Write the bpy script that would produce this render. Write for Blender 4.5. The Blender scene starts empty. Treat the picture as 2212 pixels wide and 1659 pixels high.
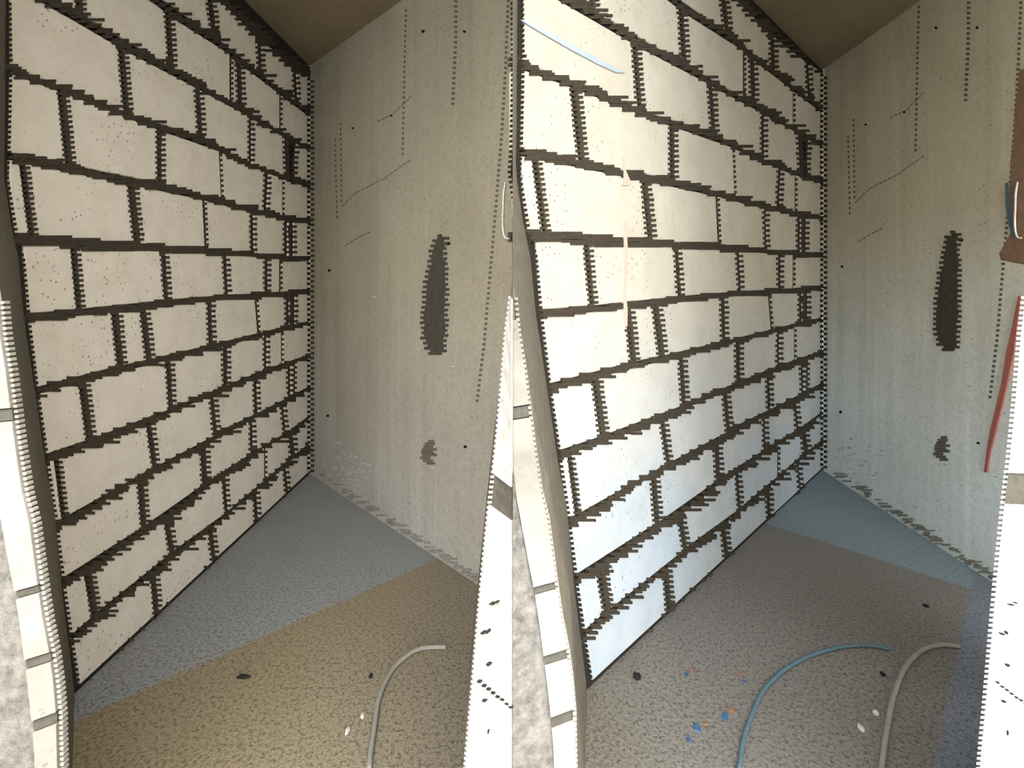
import bpy, bmesh, math, random
from mathutils import Vector
random.seed(7)
C = bpy.context.scene.collection

# ------------------------------------------------------------------ camera, sky, sun, exposure
W, H = 2212, 1659
F = 1100.0            # focal length in pixels
YH = 600.0            # pixel row of the horizon
EYE = 1.5
cam_d = bpy.data.cameras.new('camera'); cam = bpy.data.objects.new('camera', cam_d); C.objects.link(cam)
cam.location = (0, 0, EYE); cam.rotation_euler = (math.radians(90), 0, 0)
cam_d.sensor_fit = 'HORIZONTAL'; cam_d.sensor_width = 36.0
cam_d.lens = F / W * 36.0
cam_d.shift_y = -(H / 2 - YH) / W
cam_d.clip_start = 0.02
bpy.context.scene.camera = cam

world = bpy.data.worlds.new('sky'); bpy.context.scene.world = world
world.use_nodes = True
bg = world.node_tree.nodes['Background']
bg.inputs[0].default_value = (0.93, 0.96, 1.0, 1); bg.inputs[1].default_value = 2.2

sd = bpy.data.lights.new('sun', 'SUN'); so = bpy.data.objects.new('sun', sd); C.objects.link(so)
sd.energy = 1.7; sd.angle = math.radians(0.6); sd.color = (1.0, 0.95, 0.87)
SUN_EL = math.radians(70)
sdir = Vector((0.02, math.cos(SUN_EL), -math.sin(SUN_EL)))
so.rotation_euler = sdir.to_track_quat('-Z', 'Y').to_euler()
so.location = (0, -3, 8)

vs = bpy.context.scene.view_settings
vs.view_transform = 'Standard'; vs.look = 'None'; vs.gamma = 1.0; vs.use_curve_mapping = False
vs.exposure = 2.33

# ------------------------------------------------------------------ small helpers
def ray(px, py):
    return Vector(((px - W / 2) / F, 1.0, (YH - py) / F))
def at(px, py, d):
    r = ray(px, py) * d
    return Vector((r.x, r.y, EYE + r.z))
def on_floor(px, py, z=0.0):
    return at(px, py, (EYE - z) * F / (py - YH))

class Plane:
    """vertical wall plane through two plan points; s runs along it, off is metres proud towards the room"""
    def __init__(self, a, b, flip=False):
        self.a = Vector(a); self.u = (Vector(b) - self.a).normalized(); self.len = (Vector(b) - self.a).length
        self.n = Vector((self.u.y, -self.u.x))
        if self.n.dot(-self.a) < 0: self.n = -self.n
    def sz(self, px, py):
        r = ray(px, py); rr = Vector((r.x, r.y))
        d = self.n.dot(self.a) / self.n.dot(rr)
        p = rr * d
        return ((p - self.a).dot(self.u), EYE + r.z * d)
    def pt(self, s, z, off=0.0):
        p = self.a + self.u * s + self.n * off
        return Vector((p.x, p.y, z))

def mesh(name, verts, faces, mat, parent=None, shade=False):
    me = bpy.data.meshes.new(name); me.from_pydata([tuple(v) for v in verts], [], faces); me.update()
    bm = bmesh.new(); bm.from_mesh(me); bmesh.ops.recalc_face_normals(bm, faces=bm.faces); bm.to_mesh(me); bm.free()
    if mat: me.materials.append(mat)
    if shade:
        for p in me.polygons: p.use_smooth = True
    o = bpy.data.objects.new(name, me); C.objects.link(o)
    if parent: o.parent = parent
    return o
def tag(o, label, cat, group=None, kind=None):
    o['label'] = label; o['category'] = cat
    if group: o['group'] = group
    if kind: o['kind'] = kind
    return o

class Boxes:
    """collects slabs standing on a wall plane (or any four-sided prisms) into one mesh"""
    def __init__(self): self.v = []; self.f = []
    def prism(self, lo, hi):
        n = len(lo); b = len(self.v); self.v += list(lo) + list(hi)
        self.f.append(tuple(range(b, b + n))[::-1]); self.f.append(tuple(range(b + n, b + 2 * n)))
        for i in range(n):
            j = (i + 1) % n
            self.f.append((b + i, b + j, b + n + j, b + n + i))
    def wallquad(self, P, quad, off0, off1):
        self.prism([P.pt(s, z, off0) for s, z in quad], [P.pt(s, z, off1) for s, z in quad])
    def build(self, name, mat, parent=None): return mesh(name, self.v, self.f, mat, parent)

def tube(name, pts, r, mat, parent=None, n=10, flat=1.0):
    # smooth path
    P = []
    for i in range(len(pts) - 1):
        p0 = pts[max(i - 1, 0)]; p1 = pts[i]; p2 = pts[i + 1]; p3 = pts[min(i + 2, len(pts) - 1)]
        for k in range(6):
            t = k / 6
            P.append(0.5 * ((2 * p1) + (p2 - p0) * t + (2 * p0 - 5 * p1 + 4 * p2 - p3) * t * t + (3 * p1 - p0 - 3 * p2 + p3) * t ** 3))
    P.append(pts[-1])
    V = []; Fc = []
    for i, p in enumerate(P):
        d = (P[min(i + 1, len(P) - 1)] - P[max(i - 1, 0)]).normalized()
        up = Vector((0, 0, 1)) if abs(d.z) < .9 else Vector((1, 0, 0))
        sx = d.cross(up).normalized(); uy = sx.cross(d)
        for k in range(n):
            a = 2 * math.pi * k / n
            V.append(p + sx * math.cos(a) * r + uy * math.sin(a) * r * flat)
    for i in range(len(P) - 1):
        for k in range(n):
            k2 = (k + 1) % n
            Fc.append((i * n + k, i * n + k2, (i + 1) * n + k2, (i + 1) * n + k))
    # open hose mouth: inner wall
    b = len(V)
    for end, q in ((len(P) - 1, 1), (0, -1)):
        d = (P[end] - P[end - 1 if q > 0 else 1]).normalized()
        base = len(V)
        for k in range(n):
            V.append(P[end] + (V[end * n + k] - P[end]) * 0.72)
        for k in range(n):
            V.append(P[end] + (V[end * n + k] - P[end]) * 0.72 - d * r * 2)
        for k in range(n):
            k2 = (k + 1) % n
            Fc.append((end * n + k, end * n + k2, base + k2, base + k))
            Fc.append((base + k, base + k2, base + n + k2, base + n + k))
        Fc.append(tuple(base + n + k for k in range(n)))
    return mesh(name, V, Fc, mat, parent, True)

# ------------------------------------------------------------------ materials
def srgb(c):
    return tuple(((x / 255) / 12.92 if x / 255 <= .04045 else ((x / 255 + .055) / 1.055) ** 2.4) for x in c) + (1,)
class NT:
    def __init__(self, name, rough=.9):
        self.m = bpy.data.materials.new(name); self.m.use_nodes = True
        self.t = self.m.node_tree; self.b = self.t.nodes['Principled BSDF']
        self.b.inputs['Roughness'].default_value = rough
        self.b.inputs['Specular IOR Level'].default_value = .2
        self.pos = self.t.nodes.new('ShaderNodeNewGeometry').outputs['Position']
    def n(self, typ, **k):
        o = self.t.nodes.new(typ)
        for a, b in k.items(): setattr(o, a, b)
        return o
    def link(self, a, b): self.t.links.new(a, b)
    def scaled(self, sc):
        m = self.n('ShaderNodeMapping'); m.inputs['Scale'].default_value = sc; self.link(self.pos, m.inputs[0]); return m.outputs[0]
    def noise(self, scale, detail=4, rough=.6, sc=(1, 1, 1)):
        o = self.n('ShaderNodeTexNoise'); o.inputs['Scale'].default_value = scale
        o.inputs['Detail'].default_value = detail; o.inputs['Roughness'].default_value = rough
        self.link(self.scaled(sc), o.inputs[0]); return o.outputs[0]
    def voro(self, scale, sc=(1, 1, 1)):
        o = self.n('ShaderNodeTexVoronoi'); o.inputs['Scale'].default_value = scale
        self.link(self.scaled(sc), o.inputs[0]); return o
    def ramp(self, x, a, b, lo=0.0, hi=1.0):
        o = self.n('ShaderNodeMapRange'); o.inputs[1].default_value = a; o.inputs[2].default_value = b
        o.inputs[3].default_value = lo; o.inputs[4].default_value = hi; self.link(x, o.inputs[0]); return o.outputs[0]
    def mix(self, f, a, b, mode='MIX'):
        o = self.n('ShaderNodeMix', data_type='RGBA', blend_type=mode)
        for s, v in ((o.inputs[0], f), (o.inputs[6], a), (o.inputs[7], b)):
            if isinstance(v, (int, float)): s.default_value = v
            elif isinstance(v, tuple): s.default_value = v
            else: self.link(v, s)
        return o.outputs[2]
    def math(self, op, a, b=0.0):
        o = self.n('ShaderNodeMath', operation=op)
        for s, v in ((o.inputs[0], a), (o.inputs[1], b)):
            if isinstance(v, (int, float)): s.default_value = v
            else: self.link(v, s)
        return o.outputs[0]
    def dot(self, vec):
        o = self.n('ShaderNodeVectorMath', operation='DOT_PRODUCT'); self.link(self.pos, o.inputs[0]); o.inputs[1].default_value = vec
        return o.outputs['Value']
    def z(self): return self.dot((0, 0, 1))
    def done(self, col, height=None, strength=.3, dist=.004):
        if isinstance(col, tuple): self.b.inputs['Base Color'].default_value = col
        else: self.link(col, self.b.inputs['Base Color'])
        if height is not None:
            o = self.n('ShaderNodeBump'); o.inputs['Strength'].default_value = strength; o.inputs['Distance'].default_value = dist
            self.link(height, o.inputs['Height']); self.link(o.outputs[0], self.b.inputs['Normal'])
        return self.m

def block_mat(name, hi, lo, z0=.2, z1=1.8):
    t = NT(name)
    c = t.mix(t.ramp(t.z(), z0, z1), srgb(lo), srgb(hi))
    c = t.mix(t.ramp(t.noise(2.5, 4), .35, .7, 0, .35), c, srgb((222, 212, 194)), 'MIX')
    c = t.mix(t.ramp(t.noise(9, 6, .7), .42, .70, 0, .5), c, (.78, .75, .70, 1), 'MULTIPLY')
    pit = t.ramp(t.voro(44).outputs['Distance'], .13, .20, 1, 0)
    pit = t.math('MULTIPLY', pit, t.ramp(t.noise(4, 3), .50, .6))
    c = t.mix(t.math('MULTIPLY', pit, .75), c, srgb((120, 108, 88)))
    g = t.noise(260, 3, .7)
    c = t.mix(t.ramp(g, .35, .7, .0, .22), c, srgb((140, 132, 116)))
    h = t.math('SUBTRACT', t.math('MULTIPLY', g, .35), pit)
    return t.done(c, h, .5, .003)
M = {}
M['block_left'] = block_mat('aerated_block_warm', (226, 215, 194), (222, 212, 196))
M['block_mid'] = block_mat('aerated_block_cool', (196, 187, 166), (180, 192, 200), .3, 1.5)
M['block_pier'] = block_mat('aerated_block_pier', (112, 108, 97), (112, 109, 103))

def mortar_mat(name, c0, c1):
    t = NT(name, .95)
    g = t.noise(90, 5, .7)
    return t.done(t.mix(t.ramp(g, .3, .7), srgb(c0), srgb(c1)), g, .6, .004)
M['mortar'] = mortar_mat('dark_grey_mortar', (54, 47, 36), (72, 64, 51))
M['mortar_deep'] = mortar_mat('deep_joint_mortar', (36, 31, 24), (50, 43, 34))  # darker mortar of the wall core, end and corner joints

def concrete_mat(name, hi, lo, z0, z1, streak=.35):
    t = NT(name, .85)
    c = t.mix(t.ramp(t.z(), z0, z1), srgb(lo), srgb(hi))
    big = t.noise(1.6, 5, .6)
    c = t.mix(t.ramp(big, .35, .65, 0, .55), c, (.80, .79, .77, 1), 'MULTIPLY')
    st = t.noise(6.0, 3, .6, (1, 1, .05))
    c = t.mix(t.ramp(st, .50, .72, 0, streak), c, (.62, .60, .56, 1), 'MULTIPLY')
    st2 = t.noise(16.0, 2, .6, (1, 1, .03))
    c = t.mix(t.ramp(st2, .56, .70, 0, .30), c, (1.25, 1.24, 1.2, 1), 'MULTIPLY')
    fine = t.noise(45, 5, .75)
    c = t.mix(t.ramp(fine, .45, .65, 0, .45), c, (.66, .65, .62, 1), 'MULTIPLY')
    grit = t.noise(150, 2, .8)
    c = t.mix(t.ramp(grit, .52, .68, 0, .4), c, (.60, .58, .55, 1), 'MULTIPLY')
    c = t.mix(t.ramp(t.noise(70, 3, .8), .58, .68, 0, .35), c, (1.3, 1.3, 1.28, 1), 'MULTIPLY')
    tick = t.math('MULTIPLY', t.ramp(t.voro(30, (1, 1, 3.2)).outputs['Distance'], .10, .17, 1, 0), t.ramp(t.noise(3, 2), .46, .56))
    c = t.mix(t.math('MULTIPLY', tick, .6), c, (.42, .40, .36, 1), 'MULTIPLY')
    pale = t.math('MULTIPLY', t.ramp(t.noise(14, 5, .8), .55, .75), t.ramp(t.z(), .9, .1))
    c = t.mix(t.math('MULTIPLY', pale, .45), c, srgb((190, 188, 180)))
    pit = t.ramp(t.voro(26).outputs['Distance'], .07, .12, 1, 0)
    pit = t.math('MULTIPLY', pit, t.ramp(t.noise(5, 2), .54, .6))
    c = t.mix(t.math('MULTIPLY', pit, .8), c, srgb((56, 50, 42)))
    h = t.math('SUBTRACT', t.math('ADD', t.math('MULTIPLY', fine, .5), t.math('MULTIPLY', t.noise(240, 2), .3)), pit)
    return t.done(c, h, .45, .004)
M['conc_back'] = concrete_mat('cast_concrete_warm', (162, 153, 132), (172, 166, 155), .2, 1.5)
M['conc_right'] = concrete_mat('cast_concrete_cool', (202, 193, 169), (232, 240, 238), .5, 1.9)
M['ceiling'] = concrete_mat('ceiling_concrete', (150, 134, 108), (150, 134, 108), 0, 4, .1)

def floor_mat():
    t = NT('sandy_screed', .9)
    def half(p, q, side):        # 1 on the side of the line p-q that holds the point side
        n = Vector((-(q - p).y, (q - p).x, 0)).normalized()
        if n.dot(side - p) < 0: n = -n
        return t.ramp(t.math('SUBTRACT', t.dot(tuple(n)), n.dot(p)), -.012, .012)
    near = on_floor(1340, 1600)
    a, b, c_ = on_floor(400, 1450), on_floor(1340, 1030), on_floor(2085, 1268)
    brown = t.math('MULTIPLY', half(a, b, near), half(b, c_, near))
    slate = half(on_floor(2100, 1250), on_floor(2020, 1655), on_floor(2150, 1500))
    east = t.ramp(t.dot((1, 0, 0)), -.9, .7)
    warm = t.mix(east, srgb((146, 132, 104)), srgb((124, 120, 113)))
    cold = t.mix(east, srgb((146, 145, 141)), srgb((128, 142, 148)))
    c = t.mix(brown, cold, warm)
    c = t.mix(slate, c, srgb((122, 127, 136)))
    c = t.mix(t.ramp(t.noise(1.3, 4), .35, .7, 0, .4), c, (.82, .82, .82, 1), 'MULTIPLY')
    g = t.noise(75, 4, .8)
    g2 = t.noise(190, 2, .8)
    near_rough = t.ramp(t.dot((0, 1, 0)), 3.4, 2.0, .25, 1)
    c = t.mix(t.math('MULTIPLY', t.ramp(g, .48, .62), near_rough), c, (.42, .40, .37, 1), 'MULTIPLY')
    c = t.mix(t.math('MULTIPLY', t.ramp(g2, .54, .66), t.math('MULTIPLY', near_rough, .8)), c, (1.7, 1.66, 1.6, 1), 'MULTIPLY')
    h = t.math('ADD', g, t.math('MULTIPLY', g2, .6))
    return t.done(c, h, .8, .008)
M['floor'] = floor_mat()

def plain(name, c, rough=.8, bump=60, c2=None, st=.3):
    t = NT(name, rough); g = t.noise(bump, 4, .7)
    c2 = c2 or tuple(int(x * .82) for x in c)
    return t.done(t.mix(t.ramp(g, .35, .7), srgb(c), srgb(c2)), g, st, .003)
M['plaster'] = plain('white_lime_render', (188, 184, 176), .9, 40, (158, 154, 146), .6)
M['rough'] = plain('rough_cement_render', (116, 112, 105), .95, 45, (76, 72, 66), .9)
M['pier_joint'] = plain('grey_cement_joint', (80, 76, 67), .95, 60)
M['pier_core'] = plain('shade_toned_pier_side', (112, 105, 90), .95, 30, (92, 84, 70), .5)  # shade on the pier sides put into a darker colour
M['crumb'] = plain('grey_crumbs', (150, 146, 136), .95, 60, (112, 108, 99))
M['form_line'] = plain('formwork_stain', (104, 98, 84), .95, 60)
M['hose'] = plain('chalky_grey_hose', (142, 137, 125), .6, 20, (130, 125, 113), .1)
M['blue_hose'] = plain('dusty_blue_hose', (88, 112, 120), .7, 130, (72, 90, 96), .3)
M['patch'] = plain('dark_cement_patch', (74, 69, 58), .9, 30, (62, 57, 48), .7)
M['red'] = plain('red_paint', (170, 104, 92), .8, 50, (150, 92, 82))
M['pale_red'] = plain('faded_red_chalk', (216, 168, 148), .9, 50, (208, 176, 158))
M['rust'] = plain('red_brown_primer', (138, 108, 86), .85, 30, (120, 96, 78))
M['pale_blue'] = plain('pale_blue_edge_light', (166, 176, 186), .9, 30, (178, 180, 180))  # colour standing in for light along the ceiling edge
M['white'] = plain('white_cable', (235, 228, 214), .5, 20)
M['black'] = plain('dark_hole', (18, 16, 14), .95, 30)
M['blue_bit'] = plain('blue_scrap', (66, 98, 128), .6, 60)
M['orange_bit'] = plain('tan_scrap', (136, 106, 80), .8, 60)
M['stone_dark'] = plain('dark_stone', (36, 33, 30), .9, 60)
M['stone_pale'] = plain('pale_stone', (196, 190, 178), .9, 60)

# ------------------------------------------------------------------ plan of the two recesses
B1_NEAR = on_floor(165, 1499).xy; B1_COR = on_floor(670, 1024).xy; B1_END = on_floor(1036, 1266).xy
B2_NEAR = on_floor(1273, 1491).xy; B2_COR = on_floor(1778, 1016).xy; B2_END = on_floor(2144, 1258).xy
PL = [Plane(B1_NEAR, B1_COR), Plane(B2_NEAR, B2_COR)]      # block walls
PC = [Plane(B1_COR, B1_END), Plane(B2_COR, B2_END)]        # concrete walls
OFF = [(0, 0), (1108, -8)]
ZC = 3.12             # ceiling height

# floor: 0.2 m slab
fl = Boxes(); fl.prism([Vector(p) for p in ((-6, -7, -.2), (6, -7, -.2), (6, 5.5, -.2), (-6, 5.5, -.2))],
                       [Vector(p) for p in ((-6, -7, 0), (6, -7, 0), (6, 5.5, 0), (-6, 5.5, 0))])
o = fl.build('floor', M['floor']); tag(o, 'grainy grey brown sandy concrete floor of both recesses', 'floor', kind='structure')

# ceiling slab
ce = Boxes(); ce.prism([Vector(p) for p in ((-6, .41, ZC), (6, .41, ZC), (6, 5.5, ZC), (-6, 5.5, ZC))],
                       [Vector(p) for p in ((-6, .41, ZC + .25), (6, .41, ZC + .25), (6, 5.5, ZC + .25), (-6, 5.5, ZC + .25))])
o = ce.build('ceiling', M['ceiling']); tag(o, 'dark rough concrete ceiling slab over the walls', 'ceiling', kind='structure')

# added walls beside and behind the viewer, out of view, to block side light
for nm, xa, xb, lab in (('wall_light_block_left', -1.95, -1.75, 'added unseen wall left of the viewer, blocking side light'), ('wall_light_block_right', 3.0, 3.2, 'added unseen wall right of the viewer, blocking side light')):
    b = Boxes(); b.prism([Vector(p) for p in ((xa, -3.5, 0), (xb, -3.5, 0), (xb, .9, 0), (xa, .9, 0))], [Vector(p) for p in ((xa, -3.5, 2.9), (xb, -3.5, 2.9), (xb, .9, 2.9), (xa, .9, 2.9))])
    tag(b.build(nm, M['conc_back']), lab, 'wall', kind='structure')

# concrete walls: solid slabs behind their planes
def concrete_wall(name, P, s0, s1, mat, label, th=.22):
    b = Boxes(); b.wallquad(P, [(s0, 0), (s1, 0), (s1, ZC), (s0, ZC)], -th, 0)
    o = b.build(name, mat); tag(o, label, 'wall', kind='structure'); return o
s_end1 = PC[0].sz(1106.5, 700)[0]
wall_back = concrete_wall('wall_back', PC[0], -.12, s_end1, M['conc_back'], 'brown grey cast concrete wall right of the left block wall')
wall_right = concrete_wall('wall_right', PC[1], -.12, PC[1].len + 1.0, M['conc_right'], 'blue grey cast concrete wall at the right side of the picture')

# ------------------------------------------------------------------ block walls
CUR = [
 [(480, 0), (540, 62), (620, 130), (670, 162)],
 [(337, 0), (368, 30), (405, 50), (466, 84), (520, 135), (560, 159), (607, 202), (641, 223), (670, 250)],
 [(98, 0), (169, 34), (267, 101), (368, 148), (435, 192), (520, 236), (570, 268), (624, 297), (670, 324)],
 [(0, 140), (44, 162), (135, 192), (270, 250), (348, 277), (435, 300), (506, 341), (540, 358), (574, 368), (624, 388), (670, 402)],
 [(20, 338), (145, 361), (236, 385), (348, 402), (439, 427), (506, 445), (574, 462), (670, 480)],
 [(0, 515), (100, 520), (200, 528), (300, 534), (400, 539), (500, 546), (560, 552), (670, 560)],
 [(0, 687), (67, 686), (169, 675), (280, 665), (364, 653), (489, 642), (574, 637), (670, 628)],
 [(50, 860), (78, 845), (118, 832), (175, 819), (236, 802), (320, 783), (388, 767), (456, 750), (570, 721), (628, 706), (670, 697)],
 [(94, 990), (135, 979), (175, 962), (236, 942), (320, 908), (364, 891), (422, 860), (466, 848), (513, 827), (574, 802), (628, 783), (670, 768)],
 [(111, 1137), (152, 1120), (189, 1103), (243, 1060), (304, 1030), (385, 990), (456, 952), (472, 937), (540, 905), (607, 871), (670, 837)],
 [(125, 1262), (182, 1235), (209, 1218), (253, 1184), (310, 1143), (357, 1120), (391, 1097), (446, 1046), (489, 1020), (540, 986), (574, 962), (638, 928), (670, 900)],
 [(145, 1386), (202, 1336), (265, 1284), (337, 1231), (377, 1194), (451, 1144), (502, 1100), (551, 1060), (618, 1000), (670, 960)],
 [(165, 1499), (340, 1329), (461, 1216), (559, 1130), (670, 1024)],
]
VP = (1130, 590)
def cy(k, x):
    c = CUR[k]
    if x <= c[0][0]:
        x0, y0 = c[0]; return y0 + (x - x0) * (VP[1] - y0) / (VP[0] - x0)
    for (x0, y0), (x1, y1) in zip(c, c[1:]):
        if x <= x1: return y0 + (y1 - y0) * (x - x0) / (x1 - x0)
    x0, y0 = c[-1]; return y0 + (x - x0) * (VP[1] - y0) / (VP[0] - x0)
#        left edge of the first block (top, bottom), then the upright joints (top, bottom, width px)
ROWS = [
 ((20, 20), [(168, 172, 11), (452, 464, 12), (560, 563, 10), (637, 641, 8)]),
 ((20, 20), [(168, 173, 14), (364, 371, 12), (499, 499, 6), (517, 520, 11), (606, 606, 5)]),
 ((20, 16), [(263, 275, 12), (427, 434, 11), (541, 541, 8), (620, 624, 12), (636, 630, 10)]),
 ((12, 12), [(133, 150, 16), (344, 345, 11), (475, 480, 4), (577, 573, 8), (611, 611, 4)]),
 ((14, 20), [(48, 70, 12), (284, 298, 15), (441, 446, 6), (545, 546, 7), (618, 618, 8), (631, 631, 8)]),
 ((46, 54), [(159, 172, 11), (353, 360, 10), (486, 491, 9), (576, 576, 9), (606, 606, 5)]),
 ((56, 78), [(249, 262, 14), (309, 323, 14), (453, 456, 10), (553, 559, 6), (621, 622, 9), (634, 634, 9)]),
 ((78, 97), [(178, 195, 16), (364, 370, 11), (487, 488, 10), (574, 574, 7), (609, 609, 4)]),
 ((95, 112), [(122, 139, 9), (322, 336, 10), (458, 466, 11), (552, 555, 8), (625, 626, 7), (637, 636, 6)]),
 ((114, 128), [(304, 312, 13), (440, 444, 12), (543, 545, 8), (610, 616, 7)]),
 ((130, 148), [(190, 206, 16), (361, 373, 11), (484, 490, 9), (573, 573, 5), (628, 634, 12)]),
 ((150, 168), [(331, 339, 12), (455, 463, 11), (552, 555, 9), (615, 621, 7)]),
]
ROWPX = 5.53          # height of one trowel drag / tooth at the wall, in picture rows

def block_mesh(P, q, mat, parent, proud):
    """one aerated block: chamfered arrises, slightly uneven corners"""
    cs = sum(s for s, z in q) / 4; cz = sum(z for s, z in q) / 4
    def inset(d):
        r = []
        for s, z in q:
            r.append((s + (d if s < cs else -d), z + (d if z < cz else -d)))
        return r
    back = [P.pt(s, z, -.05) for s, z in inset(.004)]
    rim = [P.pt(s, z, proud - .004) for s, z in inset(.004)]
    fr = [P.pt(s, z, proud) for s, z in inset(.008)]
    v = back + rim + fr
    f = [(8, 9, 10, 11), (3, 2, 1, 0)]
    for a in (0, 4):
        for i in range(4):
            j = (i + 1) % 4; f.append((a + i, a + j, a + 4 + j, a + 4 + i))
    return mesh('block', v, f, mat, parent)

def dab(B, P, x0, x1, y0, y1, off, h=.004):
    q = [P.sz(x0, y0), P.sz(x1, y0), P.sz(x1, y1), P.sz(x0, y1)]
    if min(z for s, z in q) < 0 or max(z for s, z in q) > ZC: return
    B.wallquad(P, q, off - .012, off + h)

def block_wall(bay, name, label, matname):
    P = PL[bay]; ox, oy = OFF[bay]
    sL = P.sz(ox + (3 if bay == 0 else 12), 300)[0]
    near_s = sL - (.35 if bay == 0 else 0.0)
    # mortar core
    b = Boxes()
    if bay == 0:
        b.wallquad(P, [(near_s, 0), (P.len + .0, 0), (P.len + .0, ZC), (near_s, ZC)], -.20, -.008)
    else:
        e = PC[0].pt(s_end1 - .002, 0)
        base = [P.pt(near_s, 0, -.008), P.pt(P.len, 0, -.008), P.pt(P.len, 0, -.2), Vector((e.x + .16, e.y + .24, 0)), Vector((e.x + .004, e.y + .01, 0))]
        b.prism(base, [v + Vector((0, 0, ZC)) for v in base])
    wall = b.build(name, M['mortar_deep']); tag(wall, label, 'wall', kind='structure')
    xr = 670 + ox
    for r, (le, js) in enumerate(ROWS):
        edges = [(le[0], le[1], 6)] + list(js) + [(674, 674, 5)]
        if r <= 2 and bay == 0: edges = [(-260, -262, 6), (-60, -62, 6)] + edges if False else edges
        for e0, e1 in zip(edges, edges[1:]):
            def corner(e, side, k):
                xt = e[0] + side * e[2] * .38; xb = e[1] + side * e[2] * .38
                x = xt if k == r else xb
                y = cy(k, x)
                s, z = P.sz(x + ox, y + oy)
                return s, z
            tl = corner(e0, 1, r); tr = corner(e1, -1, r); br = corner(e1, -1, r + 1); bl = corner(e0, 1, r + 1)
            if r == 11:
                bl = (bl[0], .012); br = (br[0], .012)
            g = .007
            q = [(bl[0], max(bl[1] + g, .004)), (br[0], max(br[1] + g, .004)), (tr[0], min(tr[1] - g, ZC - .01)), (tl[0], min(tl[1] - g, ZC - .01))]
            if q[2][1] - q[1][1] < .05 or q[3][1] - q[0][1] < .02: continue
            if q[1][0] - q[0][0] < .012: continue
            if q[1][0] > P.len - .006: q[1] = (P.len - .006, q[1][1]); q[2] = (P.len - .006, q[2][1])
            block_mesh(P, q, M[matname], wall, random.uniform(.000, .004))
    # bed joints: mortar dragged sideways by the trowel, in ragged strokes
    for k in range(13):
        B = Boxes()
        x0 = 18 if k < 3 else CUR[k][0][0] - 4
        n = 0
        ys = [cy(k, x) for x in range(int(x0), 671, 4)]
        y = math.floor((min(ys) - 14) / ROWPX) * ROWPX
        while y < max(ys) + 14:
            if y + oy > -60 and y + oy < H + 20:
                run = None
                for x in range(int(x0), 674, 2):
                    th = 8.5 - 5.0 * (x / 670)
                    if k == 5: th *= 1.35 if x < 350 else 1.0
                    if k in (6, 7): th *= .8
                    if k == 11: th *= .45 + .5 * abs(math.sin(x * .021))
                    if k == 12: th *= .45
                    if k == 0: th *= 2.6
                    th *= .75 + .45 * abs(math.sin(x * .013 + k * 1.7)) 
                    inside = abs(cy(k, x) - (y + ROWPX / 2)) < th + ROWPX * .3
                    if inside and run is None: run = x
                    if (not inside or x >= 671) and run is not None:
                        sh = ((7 if int(y / ROWPX) % 2 else -7) + random.uniform(-5, 5)) * (1 - .4 * run / 670)
                        L = random.uniform(0, 22) if random.random() < .4 else random.uniform(-3, 5)
                        xa, xb = run + sh, x + sh + L
                        xb = min(xb, 669); xa = max(xa, x0 - 3)
                        # long runs are broken into uneven strokes
                        while xb - xa > 2:
                            w = min(random.uniform(26, 80), xb - xa)
                            dy = random.uniform(-.8, .8); top = random.uniform(0, 1.2)
                            dab(B, P, xa + ox, xa + w + ox, y + dy + oy, y + ROWPX + dy + oy + .3, .003, random.uniform(.002, .005))
                            xa += w
                        run = None
            y += ROWPX
        if B.v: B.build('mortar_bed', M['mortar'], wall)
    # upright joints: short dabs stepping left and right
    for r, (le, js) in enumerate(ROWS):
        for (xt, xb, w) in js:
            B = Boxes()
            yt, yb = cy(r, xt), cy(r + 1, xb)
            y = math.floor(max(yt, -40) / ROWPX) * ROWPX; i = 0
            while y < yb:
                t = (y - yt) / max(yb - yt, 1)
                xc = xt + (xb - xt) * t
                if w < 7:
                    if i % 2 == 0: dab(B, P, xc - w * .5 + ox, xc + w * .5 + ox, y + oy, y + ROWPX + oy, .003)
                else:
                    a = 5.0 if i % 2 else -5.0
                    g = w * (.40 if w < 10 else .52)
                    dab(B, P, xc + a - g + random.uniform(-1, 1) + ox, xc + a + g + random.uniform(-1, 1) + ox, y + oy, y + ROWPX + oy, .003)
                y += ROWPX; i += 1
            if B.v: B.build('mortar_joint', M['mortar'], wall)
    # dark stepped mortar between the near end of the wall and the pier
    B = Boxes(); y = 0; i = 0
    pts = [(0, 10), (140, 12), (320, 8), (380, 4), (500, 24), (560, 40), (690, 52), (840, 70), (990, 92), (1130, 112), (1262, 128), (1386, 146), (1499, 163)]
    while y < 1499:
        for (ya, xa), (yb, xb) in zip(pts, pts[1:]):
            if ya <= y <= yb: xc = xa + (xb - xa) * (y - ya) / (yb - ya)
        a = 3.5 if i % 2 else -3.5
        dab(B, P, xc + a - 8 + ox, xc + a + 7 + ox, y + oy, y + ROWPX + oy, .003)
        y += ROWPX; i += 1
    B.build('end_joint', M['mortar_deep'], wall)
    # corner comb against the concrete wall
    B = Boxes(); y = 168; i = 0
    while y < 1015:
        if i % 2 == 0: dab(B, P, 663 + ox, 669 + ox, y + oy, y + ROWPX + oy, .003, .003)
        y += ROWPX; i += 1
    B.build('corner_joint', M['mortar_deep'], wall)
    B = Boxes(); y = 168; i = 0
    while y < 1015:
        if i % 2 == 1: dab(B, PC[bay], 671.5 + ox, 679 + ox, y + oy, y + ROWPX + oy, .001, .003)
        y += ROWPX; i += 1
    B.build('corner_joint', M['mortar'], [wall_back, wall_right][bay])
    return wall

wall_left = block_wall(0, 'wall_left', 'white aerated block wall filling the left of the picture', 'block_left')
wall_middle = block_wall(1, 'wall_middle', 'white aerated block wall right of the middle pier, turning bluish low down', 'block_mid')

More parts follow.
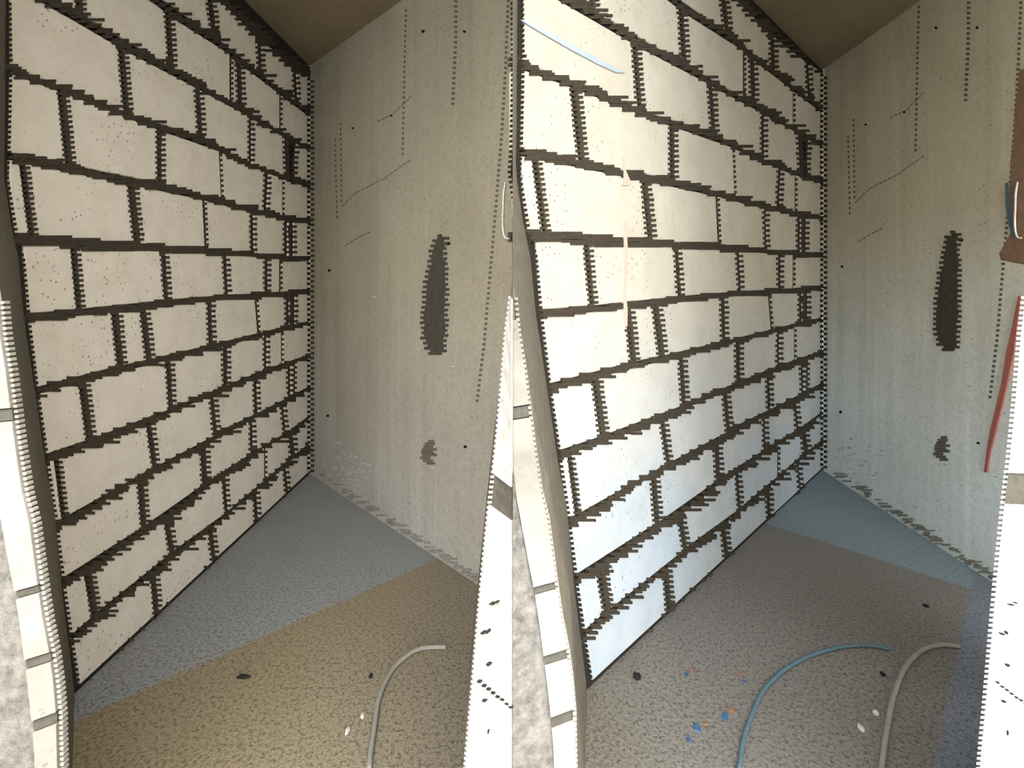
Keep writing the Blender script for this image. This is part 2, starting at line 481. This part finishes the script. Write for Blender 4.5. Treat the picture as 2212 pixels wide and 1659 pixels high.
# ------------------------------------------------------------------ details on the concrete walls
def blob(name, P, outline, off, h, mat, parent, cx, cyy):
    """raised patch with a chamfered rim"""
    n = len(outline)
    o0 = [P.pt(*P.sz(x, y), off) for x, y in outline]
    o1 = [P.pt(*P.sz(cx + (x - cx) * .9, cyy + (y - cyy) * .97), off + h) for x, y in outline]
    f = [tuple(range(n, 2 * n)), tuple(range(n))[::-1]]
    for i in range(n):
        j = (i + 1) % n; f.append((i, j, n + j, n + i))
    return mesh(name, o0 + o1, f, mat, parent)

for bay in (0, 1):
    P = PC[bay]; ox, oy = OFF[bay]; wall = (wall_back, wall_right)[bay]
    # dark vertical cement smear with a stepped outline
    left, right = [], []
    prof = [(506, 953, 958), (512, 945, 966), (520, 938, 964), (545, 932, 962), (575, 928, 966), (600, 922, 965), (640, 917, 966), (690, 913, 965), (730, 915, 963), (752, 922, 962), (762, 932, 958), (768, 940, 953)]
    def pr(y):
        for (ya, a, b), (yb, c, d) in zip(prof, prof[1:]):
            if ya <= y <= yb:
                t = (y - ya) / (yb - ya); return a + (c - a) * t, b + (d - b) * t
        return 945, 950
    y = 506; i = 0; L = []; R = []
    while y < 765:
        a, b = pr(y + 2)
        j = 4 if i % 2 else -4
        a += j + random.uniform(-2, 2); b += j + random.uniform(-2, 2)
        L += [(a + ox, y + oy), (a + ox, y + ROWPX - .05 + oy)]; R += [(b + ox, y + oy), (b + ox, y + ROWPX - .05 + oy)]
        y += ROWPX; i += 1
    B = Boxes()
    for q in range(0, len(L), 2):
        dab(B, P, L[q][0], R[q][0], L[q][1], L[q + 1][1] + .3, .001, .005)
    B.build('cement_patch', M['patch'], wall)
    # lower smudge
    B = Boxes()
    for i, (y, a, b) in enumerate([(950, 925, 938), (956, 918, 940), (962, 915, 936), (968, 912, 944), (974, 910, 935), (980, 912, 944), (986, 908, 930), (992, 914, 936), (998, 922, 940)]):
        dab(B, P, a + ox, b + ox, y + oy, y + ROWPX + oy, 0, .002)
    B.build('cement_smudge', M['form_line'], wall)
    # holes: short dark plugs, slightly rimmed
    for (x, y, r) in ((968, 526, 6), (711, 584, 4), (708, 898, 3.6), (936, 982, 5), (914, 68, 4), (845, 250, 3), (762, 277, 3), (1003, 68, 4), (1005, 965, 4.5)):
        pts = [(x + ox + r * math.cos(a * math.pi / 4) * random.uniform(.7, 1.1), y + oy + r * math.sin(a * math.pi / 4) * random.uniform(.6, 1)) for a in range(8)]
        blob('hole', P, pts, -.02, .0215, M['black'], wall, x + ox, y + oy)
    # dark dashed formwork lines
    for line, stepw in (([(1098, 0), (1092, 150), (1083, 300), (1070, 460), (1056, 620), (1046, 740), (1030, 870)], 6), ([(985, 0), (984, 90), (978, 225)], 7),
                        ([(877, 20), (874, 130), (870, 330)], 4), ([(736, 265), (738, 440)], 3), ([(724, 300), (728, 470)], 3)):
        B = Boxes(); y = line[0][1]; i = 0
        while y < line[-1][1]:
            for (xa, ya), (xb, yb) in zip(line, line[1:]):
                if ya <= y <= yb: xc = xa + (xb - xa) * (y - ya) / (yb - ya)
            if i % 2 == 0: dab(B, P, xc - stepw / 2 + ox, xc + stepw / 2 + ox, y + oy, y + ROWPX + oy, 0, .0015)
            y += ROWPX; i += 1
        if B.v: B.build('formwork_line', M['form_line'], wall)
    # hairline cracks, short steps
    for line in ([(738, 446), (770, 415), (800, 400), (830, 385), (860, 363), (890, 343)], [(815, 262), (850, 245), (890, 205)], [(745, 530), (775, 512), (800, 500)]):
        B = Boxes()
        for (xa, ya), (xb, yb) in zip(line, line[1:]):
            n = max(2, int(abs(xb - xa) / 8))
            for i in range(n):
                t0, t1 = i / n, (i + .8) / n
                x0, y0 = xa + (xb - xa) * t0 + ox, ya + (yb - ya) * t0 + oy
                x1, y1 = xa + (xb - xa) * t1 + ox, ya + (yb - ya) * t1 + oy
                B.wallquad(P, [P.sz(x0, y0), P.sz(x1, y1), P.sz(x1, y1 + 1.6), P.sz(x0, y0 + 1.6)], -.004, .0008)
        B.build('crack', M['patch'], wall)
    # pale splashes of lime near the foot of the wall
    B = Boxes()
    for i in range(46):
        x = random.gauss(742, 26); y = random.gauss(1010, 26)
        if x < 682 or y > 1024 + (x - 674) * .66 - 4: continue
        w = random.uniform(2, 9); dab(B, P, x + ox, x + w + ox, y + oy, y + random.uniform(1.2, 3) + oy, 0, .0015)
    for (x, y) in ((805, 640), (866, 1102), (727, 955), (930, 1010), (975, 790)):
        dab(B, P, x + ox, x + 7 + ox, y + oy, y + 3 + oy, 0, .0015)
    o = B.build('lime_splash', M['stone_pale'], wall); o['kind'] = 'stuff'
    # stepped crumbs along the floor line
    B = Boxes()
    for i in range(90):
        t = random.random() ** .8; x = 690 + t * 350; y = 1024 + (x - 670) * .66 - random.uniform(2, 17)
        w = random.uniform(8, 24); dab(B, P, x + ox, x + w + ox, y + oy, y + random.uniform(2.5, 5) + oy, 0, random.uniform(.002, .006))
    o = B.build('mortar_crumbs', M['crumb'], wall); o['kind'] = 'stuff'

# red-brown primer area and red paint stripe on the right concrete wall
blob('primer_patch', PC[1], [(2203, 150), (2230, 150), (2230, 575), (2162, 562), (2158, 548), (2175, 520), (2186, 500), (2181, 440), (2184, 340), (2190, 300), (2192, 240)], 0, .002, M['rust'], wall_right, 2200, 380)
def stripe(name, P, pts, mat, parent):
    B = Boxes()
    for (xa, ya, wa), (xb, yb, wb) in zip(pts, pts[1:]):
        B.wallquad(P, [P.sz(xa - wa, ya), P.sz(xa + wa, ya), P.sz(xb + wb, yb), P.sz(xb - wb, yb)], -.004, .0085)
    return B.build(name, mat, parent)
stripe('red_paint_stripe', PC[1], [(2206, 640, 3), (2196, 700, 5), (2185, 760, 8), (2172, 830, 6), (2158, 890, 6), (2148, 930, 6), (2138, 975, 4), (2132, 1020, 3)], M['red'], wall_right)
stripe('blue_paint_line', PC[1], [(2178, 395, 3), (2180, 440, 4), (2186, 490, 3), (2193, 513, 2)], M['blue_hose'], wall_right)
stripe('red_paint_stripe', PL[1], [(1343, 340, .7), (1346, 370, 3), (1352, 396, 8), (1347, 401, 7)], M['pale_red'], wall_middle)
stripe('red_paint_stripe', PL[1], [(1347, 480, 3), (1348, 535, 4), (1349, 560, 4), (1348, 600, 2.5), (1346, 640, 3), (1348, 670, 4), (1350, 705, 1.5)], M['pale_red'], wall_middle)
stripe('blue_light_band', PL[1], [(1125, 45, 5), (1180, 75, 10), (1240, 108, 12), (1300, 140, 12), (1338, 158, 9)], M['pale_blue'], wall_middle)  # ceiling edge light painted as a pale blue band on the blocks

# ------------------------------------------------------------------ piers
E_PTS = [(300, -60), (560, -12), (620, 0), (640, 5), (720, 12), (800, 25), (880, 35), (960, 45), (1060, 60), (1120, 75), (1250, 92), (1330, 104), (1400, 118), (1460, 126), (1530, 132), (1659, 135), (1900, 137)]
B_PTS = [(300, -90), (900, -30), (1040, 0), (1100, 12), (1200, 30), (1300, 50), (1400, 63), (1500, 76), (1600, 86), (1659, 88), (1900, 95)]
S_PTS = [(0, 4), (300, 2), (380, 0), (500, 18), (560, 32), (690, 44), (760, 55), (900, 76), (1010, 92), (1100, 110), (1200, 120), (1290, 128), (1390, 141), (1480, 152), (1560, 158), (1900, 158)]
L_PTS = [(600, 1108), (640, 1104), (720, 1094), (820, 1086), (900, 1079), (990, 1070), (1090, 1058), (1210, 1046), (1330, 1035), (1460, 1024), (1659, 1006), (1900, 985)]
def interp(pts, y):
    if y <= pts[0][0]: return pts[0][1]
    for (a, b), (c, d) in zip(pts, pts[1:]):
        if y <= c: return b + (d - b) * (y - a) / (c - a)
    return pts[-1][1]
DE = 1.0
def row_of(z, d): return YH + (EYE - z) * F / d
def curve_pt(pts, z, d, ox, oy, lo=None):
    x = interp(pts, row_of(z, d) - oy)
    if lo is not None: x = max(x, lo)
    return Vector(((x + ox - W / 2) / F * d, d, z))
ZS = [i * .06 for i in range(53)]; ZS[-1] = ZC - .003

def loft(cols, name, mat, parent, close_back=None):
    """cols: list of columns, each a list of points by height -> skinned faces between neighbours"""
    n = len(cols[0]); v = [p for c in cols for p in c]; f = []
    for a in range(len(cols)):
        b = (a + 1) % len(cols)
        for i in range(n - 1):
            f.append((a * n + i, b * n + i, b * n + i + 1, a * n + i + 1))
    f.append(tuple(a * n for a in range(len(cols)))); f.append(tuple(a * n + n - 1 for a in range(len(cols))))
    return mesh(name, v, f, mat, parent)

def face_strip(colA, colB, z0, z1, back, mat, name, parent, gap=.004, proud=.01, vec=(0, -1, 0)):
    """a slab standing proud of the pier between two of its edge lines, from z0 to z1"""
    idx = [i for i, z in enumerate(ZS) if z0 + gap < z < z1 - gap]
    zs = [z0 + gap] + [ZS[i] for i in idx] + [z1 - gap]
    def ev(col, z):
        for i in range(len(ZS) - 1):
            if ZS[i] <= z <= ZS[i + 1]:
                t = (z - ZS[i]) / (ZS[i + 1] - ZS[i]); return col[i].lerp(col[i + 1], t)
        return col[-1]
    A = [ev(colA, z) for z in zs]; Bc = [ev(colB, z) for z in zs]
    out = Vector(vec).normalized() * proud
    v = []
    for a, b in zip(A, Bc): v += [a, b, b + out, a + out]
    f = []; n = len(zs)
    for i in range(n - 1):
        for k in range(4):
            k2 = (k + 1) % 4
            f.append((4 * i + k, 4 * i + k2, 4 * i + 4 + k2, 4 * i + 4 + k))
    f.append((0, 1, 2, 3)); f.append((4 * n - 4, 4 * n - 3, 4 * n - 2, 4 * n - 1))
    return mesh(name, v, f, mat, parent)

def side_point(bay, z):
    P = PL[bay]; ox, oy = OFF[bay]
    d = 1.7
    for _ in range(6):
        x = interp(S_PTS, row_of(z, d) - oy) + ox
        s, _z = P.sz(x, 600)
        p = P.pt(s, z, .012); d = p.y
    return p

def pier(bay, name, label, with_left):
    ox, oy = OFF[bay]
    E = []; G = []; S = []; Lf = []; BK = []; A = []
    for z in ZS:
        lo = None if bay == 0 else .6
        E.append(curve_pt(E_PTS, z, DE, ox, oy, lo))
        G.append(curve_pt(B_PTS, z, DE - .02, ox, oy, None if bay == 0 else .3))
        S.append(side_point(bay, z))
        if bay == 0:
            A.append(Vector((-1.9, DE - .06, z))); BK.append(Vector((-1.95, 1.5, z)))
        else:
            A.append(Vector((.0015 * .96, DE - .04, z)))
            lx = min(interp(L_PTS, row_of(z, 1.03)), 1107.2)
            Lf.append(Vector(((lx - W / 2) / F * 1.03, 1.03, z)))
            e = PC[0].pt(s_end1, z); BK.append(Vector((0.001 + (Lf[-1].x) * 1.2, 1.6, z)))
    root = bpy.data.objects.new(name, None); C.objects.link(root); root.location = (0, 0, 0)
    tag(root, label, 'pier', kind='structure')
    if bay == 0:
        loft([A, G, E, S, BK], 'pier_core', M['pier_core'], root)
    else:
        loft([Lf, A, G, E, S, BK], 'pier_core', M['pier_core'], root)
    return root, A, G, E, S, Lf

def z_at(y, d): return EYE - (y - YH) * d / F

for bay in (0, 1):
    root, A, G, E, S, Lf = pier(bay, ('wall_pier_left', 'wall_pier_middle')[bay], ('sunlit block pier at the left edge of the picture, before the left block wall',
                     'white sunlit pier in the middle between the two recesses')[bay], bay == 1)
    ox, oy = OFF[bay]
    # sunlit front: stacked block ends with grey cement joints between them
    js = [(880, 905), (1258, 1272), (1402, 1420), (1530, 1552)]
    ends = [0.0] + [z for a, b in reversed(js) for z in (z_at(b + oy, DE), z_at(a + oy, DE))] + [1.42 if bay else 1.62]
    for k in range(0, len(ends), 2):
        face_strip(G, E, ends[k], ends[k + 1], None, M['block_pier'], 'block', root, .002, .012)
    for k in range(1, len(ends) - 1, 2):
        face_strip(G, E, ends[k], ends[k + 1], None, M['pier_joint'], 'mortar_joint', root, .001, .009)
    # rough render left of the block ends
    face_strip(A, G, 0.0, z_at(1010 + oy, DE), None, M['rough'], 'rough_render', root, .0, .006)
    # teeth of bright mortar on the pier edge
    B = Boxes(); y = 650; i = 0
    while y < 1659:
        if i % 2 == 0:
            x = interp(E_PTS, y) + ox
            if x > ox + 2:
                z0, z1 = z_at(y + ROWPX + oy, DE), z_at(y + oy, DE)
                xa = (x - 3 - W / 2) / F * (DE - .012); xb = (x + 5 - W / 2) / F * (DE - .012)
                q = [Vector((xa, DE - .010, z0)), Vector((xb, DE - .010, z0)), Vector((xb, DE - .010, z1)), Vector((xa, DE - .010, z1))]
                B.prism([p + Vector((0, .008, 0)) for p in q], [p - Vector((0, .004, 0)) for p in q])
        y += ROWPX; i += 1
    B.build('mortar_teeth', M['block_pier'], root)
    if bay:
        mid = Lf; A_ = A
        # white render on the left cheek of the middle pier
        face_strip(Lf, A, 0.0, z_at(1106, .99), None, M['plaster'], 'white_render', root, .0, .007, (-1, -2, 0))
        face_strip(Lf, A, z_at(1106, .99), z_at(1036, .99), None, M['pier_joint'], 'grey_band', root, .0, .005, (-1, -2, 0))
        face_strip(Lf, A, z_at(1036, .99), 1.46, None, M['plaster'], 'white_render', root, .0, .007, (-1, -2, 0))
        Lcol, Rcol = Lf, A
        root_mid = root

# right-hand pier of the right recess
root = bpy.data.objects.new('wall_pier_right', None); C.objects.link(root)
tag(root, 'white sunlit pier at the right edge of the picture', 'pier', kind='structure')
Lr = []; Ar = []; Br = []; Cr = []
for z in ZS:
    lx = min(interp(L_PTS, row_of(z, 1.03)) , 1112) + 1108
    if z > EYE + .02: lx = 2222
    Lr.append(Vector(((lx - W / 2) / F * 1.03, 1.03, z)))
    Ar.append(Vector((1.75, .96, z))); Br.append(Vector((2.0, 1.5, z))); Cr.append(Vector((Lr[-1].x * 1.5 / 1.03 + .05, 1.5, z)))
loft([Lr, Ar, Br, Cr], 'pier_core', M['pier_core'], root)
face_strip(Lr, Ar, 0.0, z_at(1106, .99), None, M['plaster'], 'white_render', root, .0, .007, (-1, -2, 0))
face_strip(Lr, Ar, z_at(1106, .99), z_at(1036, .99), None, M['pier_joint'], 'grey_band', root, .0, .005, (-1, -2, 0))
face_strip(Lr, Ar, z_at(1036, .99), 1.46, None, M['plaster'], 'white_render', root, .0, .007, (-1, -2, 0))
# stepped crack and chips on both white cheeks, teeth on their edges
for root_, ca, cb, ox in ((root_mid, Lcol, Rcol, 0), (root, Lr, Ar, 1108)):
    def hit(px, py, off):
        a = ca[10]; b = cb[10]
        P = Plane(a.xy, b.xy)
        s, z = P.sz(px, py); return P.pt(s, z, off)
    cr = [(1036, 1466), (1046, 1475), (1056, 1482), (1066, 1490), (1076, 1498), (1086, 1504), (1096, 1513), (1104, 1520)]
    B = Boxes()
    for x, y in cr:
        q = [(x, y), (x + 7, y + 1), (x + 8, y + 4), (x + 2, y + 3)]
        B.prism([hit(a + ox, b, -.002) for a, b in q], [hit(a + ox, b, .009) for a, b in q])
    for x, y, w, h in ((1062, 1300, 12, 2), (1074, 1296, 8, 2), (1044, 1362, 10, 3), (1056, 1358, 5, 6), (1057, 1428, 8, 5), (1048, 1506, 9, 4), (1060, 1570, 2, 10)):
        q = [(x, y), (x + w, y + 1), (x + w - 2, y + h), (x + 1, y + h - 1)]
        B.prism([hit(a + ox, b, -.002) for a, b in q], [hit(a + ox, b, .010) for a, b in q])
    o = B.build('crack', M['stone_dark'], root_); o['kind'] = 'stuff'
    B = Boxes(); y = 640; i = 0
    while y < 1659:
        if i % 2 == 0:
            x = interp(L_PTS, y)
            d = 1.018
            q = [(x - 6, y), (x + 3, y), (x + 3, y + ROWPX), (x - 6, y + ROWPX)]
            B.prism([at(a + ox, b, d + .004) for a, b in q], [at(a + ox, b, d) for a, b in q])
        y += ROWPX; i += 1
    B.build('mortar_teeth', M['plaster'], root_)

# ------------------------------------------------------------------ hoses, cable, scraps
r = .0085
pts = [(797, 1675), (800, 1630), (805, 1596), (811, 1555), (817, 1516), (829, 1481), (849, 1445), (877, 1418), (905, 1402), (935, 1398), (964, 1398)]
o = tube('hose', [on_floor(x, y, .010) for x, y in pts], .0085, M['hose']); tag(o, 'pale grey bent hose end on the floor of the left recess', 'hose')
pts = [(1902, 1675), (1908, 1630), (1912, 1600), (1917, 1572), (1923, 1535), (1930, 1504), (1947, 1457), (1967, 1427), (1998, 1402), (2035, 1393), (2072, 1396)]
o = tube('hose', [on_floor(x, y, .010) for x, y in pts], .0085, M['hose']); tag(o, 'pale grey bent hose end at the foot of the right-edge pier', 'hose')
pts = [(1594, 1675), (1598, 1650), (1606, 1598), (1620, 1555), (1640, 1508), (1658, 1481), (1692, 1449), (1737, 1422), (1789, 1404), (1839, 1395), (1884, 1395), (1920, 1402)]
o = tube('hose', [on_floor(x, y, .008) for x, y in pts], .0070, M['blue_hose']); tag(o, 'thin dusty blue hose curving over the right recess floor', 'hose')

for ox, lab in ((0, 'short white cable loop high beside the middle pier'), (1108, 'short white cable loop at the right edge, by the red-brown patch')):
    P = PC[0 if ox == 0 else 1]; oy = 0 if ox == 0 else -2
    pts = [(1095, 395), (1091, 420), (1090, 450), (1089, 480), (1091, 505), (1096, 515), (1103, 516)]
    o = tube('cable', [P.pt(*P.sz(x + ox, y + oy), .010) for x, y in pts], .0042, M['white']); tag(o, lab, 'cable')

def pebble(name, px, py, sx, sy, sz, mat, label, cat, group=None):
    p = on_floor(px, py, 0)
    bm = bmesh.new(); bmesh.ops.create_icosphere(bm, subdivisions=2, radius=1)
    rnd = random.Random(px * 7 + py)
    for v in bm.verts:
        k = rnd.uniform(.8, 1.15); v.co = Vector((v.co.x * sx * k, v.co.y * sy * k, max(v.co.z, -.45) * sz * k + sz * .42))
    me = bpy.data.meshes.new(name); bm.to_mesh(me); bm.free(); me.materials.append(mat)
    zmin = min(v.co.z for v in me.vertices)
    o = bpy.data.objects.new(name, me); C.objects.link(o); o.location = (p.x, p.y, -zmin + .0)
    tag(o, label, cat, group); return o
pebble('stone', 526, 1464, .026, .010, .009, M['stone_dark'], 'dark flat stone on the shaded floor of the left recess', 'stone')
pebble('stone', 1376, 1464, .016, .018, .009, M['stone_dark'], 'dark flat stone on the floor right of the middle pier', 'stone')
pebble('stone', 751, 1582, .008, .014, .010, M['stone_pale'], 'small pale stone left of the hose in the left recess, nearest the bottom', 'stone')
pebble('stone', 783, 1550, .008, .010, .009, M['stone_pale'], 'small pale stone close beside the left hose', 'stone')
pebble('stone', 801, 1462, .008, .012, .007, M['stone_dark'], 'small dark stone left of the bend of the left hose', 'stone')
pebble('stone', 1860, 1576, .009, .014, .010, M['stone_pale'], 'small pale stone left of the right hose, nearest the bottom', 'stone')
pebble('stone', 1892, 1543, .008, .010, .009, M['stone_pale'], 'small pale stone close beside the right hose', 'stone')
pebble('stone', 1907, 1458, .008, .012, .007, M['stone_dark'], 'small dark stone left of the bend of the right hose', 'stone')
pebble('stone', 2000, 1310, .012, .012, .006, M['stone_dark'], 'dark stone on the right recess floor, nearest the concrete wall', 'stone')
def scrap(px, py, w, mat, label, group=None):
    p = on_floor(px, py); n = 7; rnd = random.Random(px)
    lo = []; hi = []
    for k in range(n):
        a = 2 * math.pi * k / n; q = rnd.uniform(.7, 1.2)
        lo.append(Vector((w * q * math.cos(a), w * 1.5 * q * math.sin(a), 0))); hi.append(lo[-1] * .85 + Vector((0, 0, .0025 + .003 * rnd.random())))
    B = Boxes(); B.prism(lo, hi); o = B.build('paint_scrap', mat); o.location = (p.x, p.y, 0); tag(o, label, 'scrap', group)
scrap(1565, 1548, .012, M['blue_bit'], 'blue scrap left of the blue hose, the largest')
scrap(1507, 1573, .013, M['blue_bit'], 'blue scrap left of the largest blue scrap')
scrap(1488, 1597, .009, M['blue_bit'], 'small blue scrap nearest the bottom edge')
scrap(1483, 1458, .008, M['blue_bit'], 'small blue scrap on the smooth floor right of the dark stone')
scrap(1607, 1472, .006, M['blue_bit'], 'tiny blue scrap farthest back, left of the blue hose bend')
scrap(1582, 1533, .012, M['orange_bit'], 'tan scrap touching the largest blue scrap')
scrap(1524, 1562, .009, M['orange_bit'], 'tan scrap between two blue scraps')
scrap(1600, 1455, .012, M['orange_bit'], 'tan scrap farthest back, left of the blue hose bend')
scrap(1498, 1447, .011, M['orange_bit'], 'tan scrap on the smooth floor beside a small blue scrap')
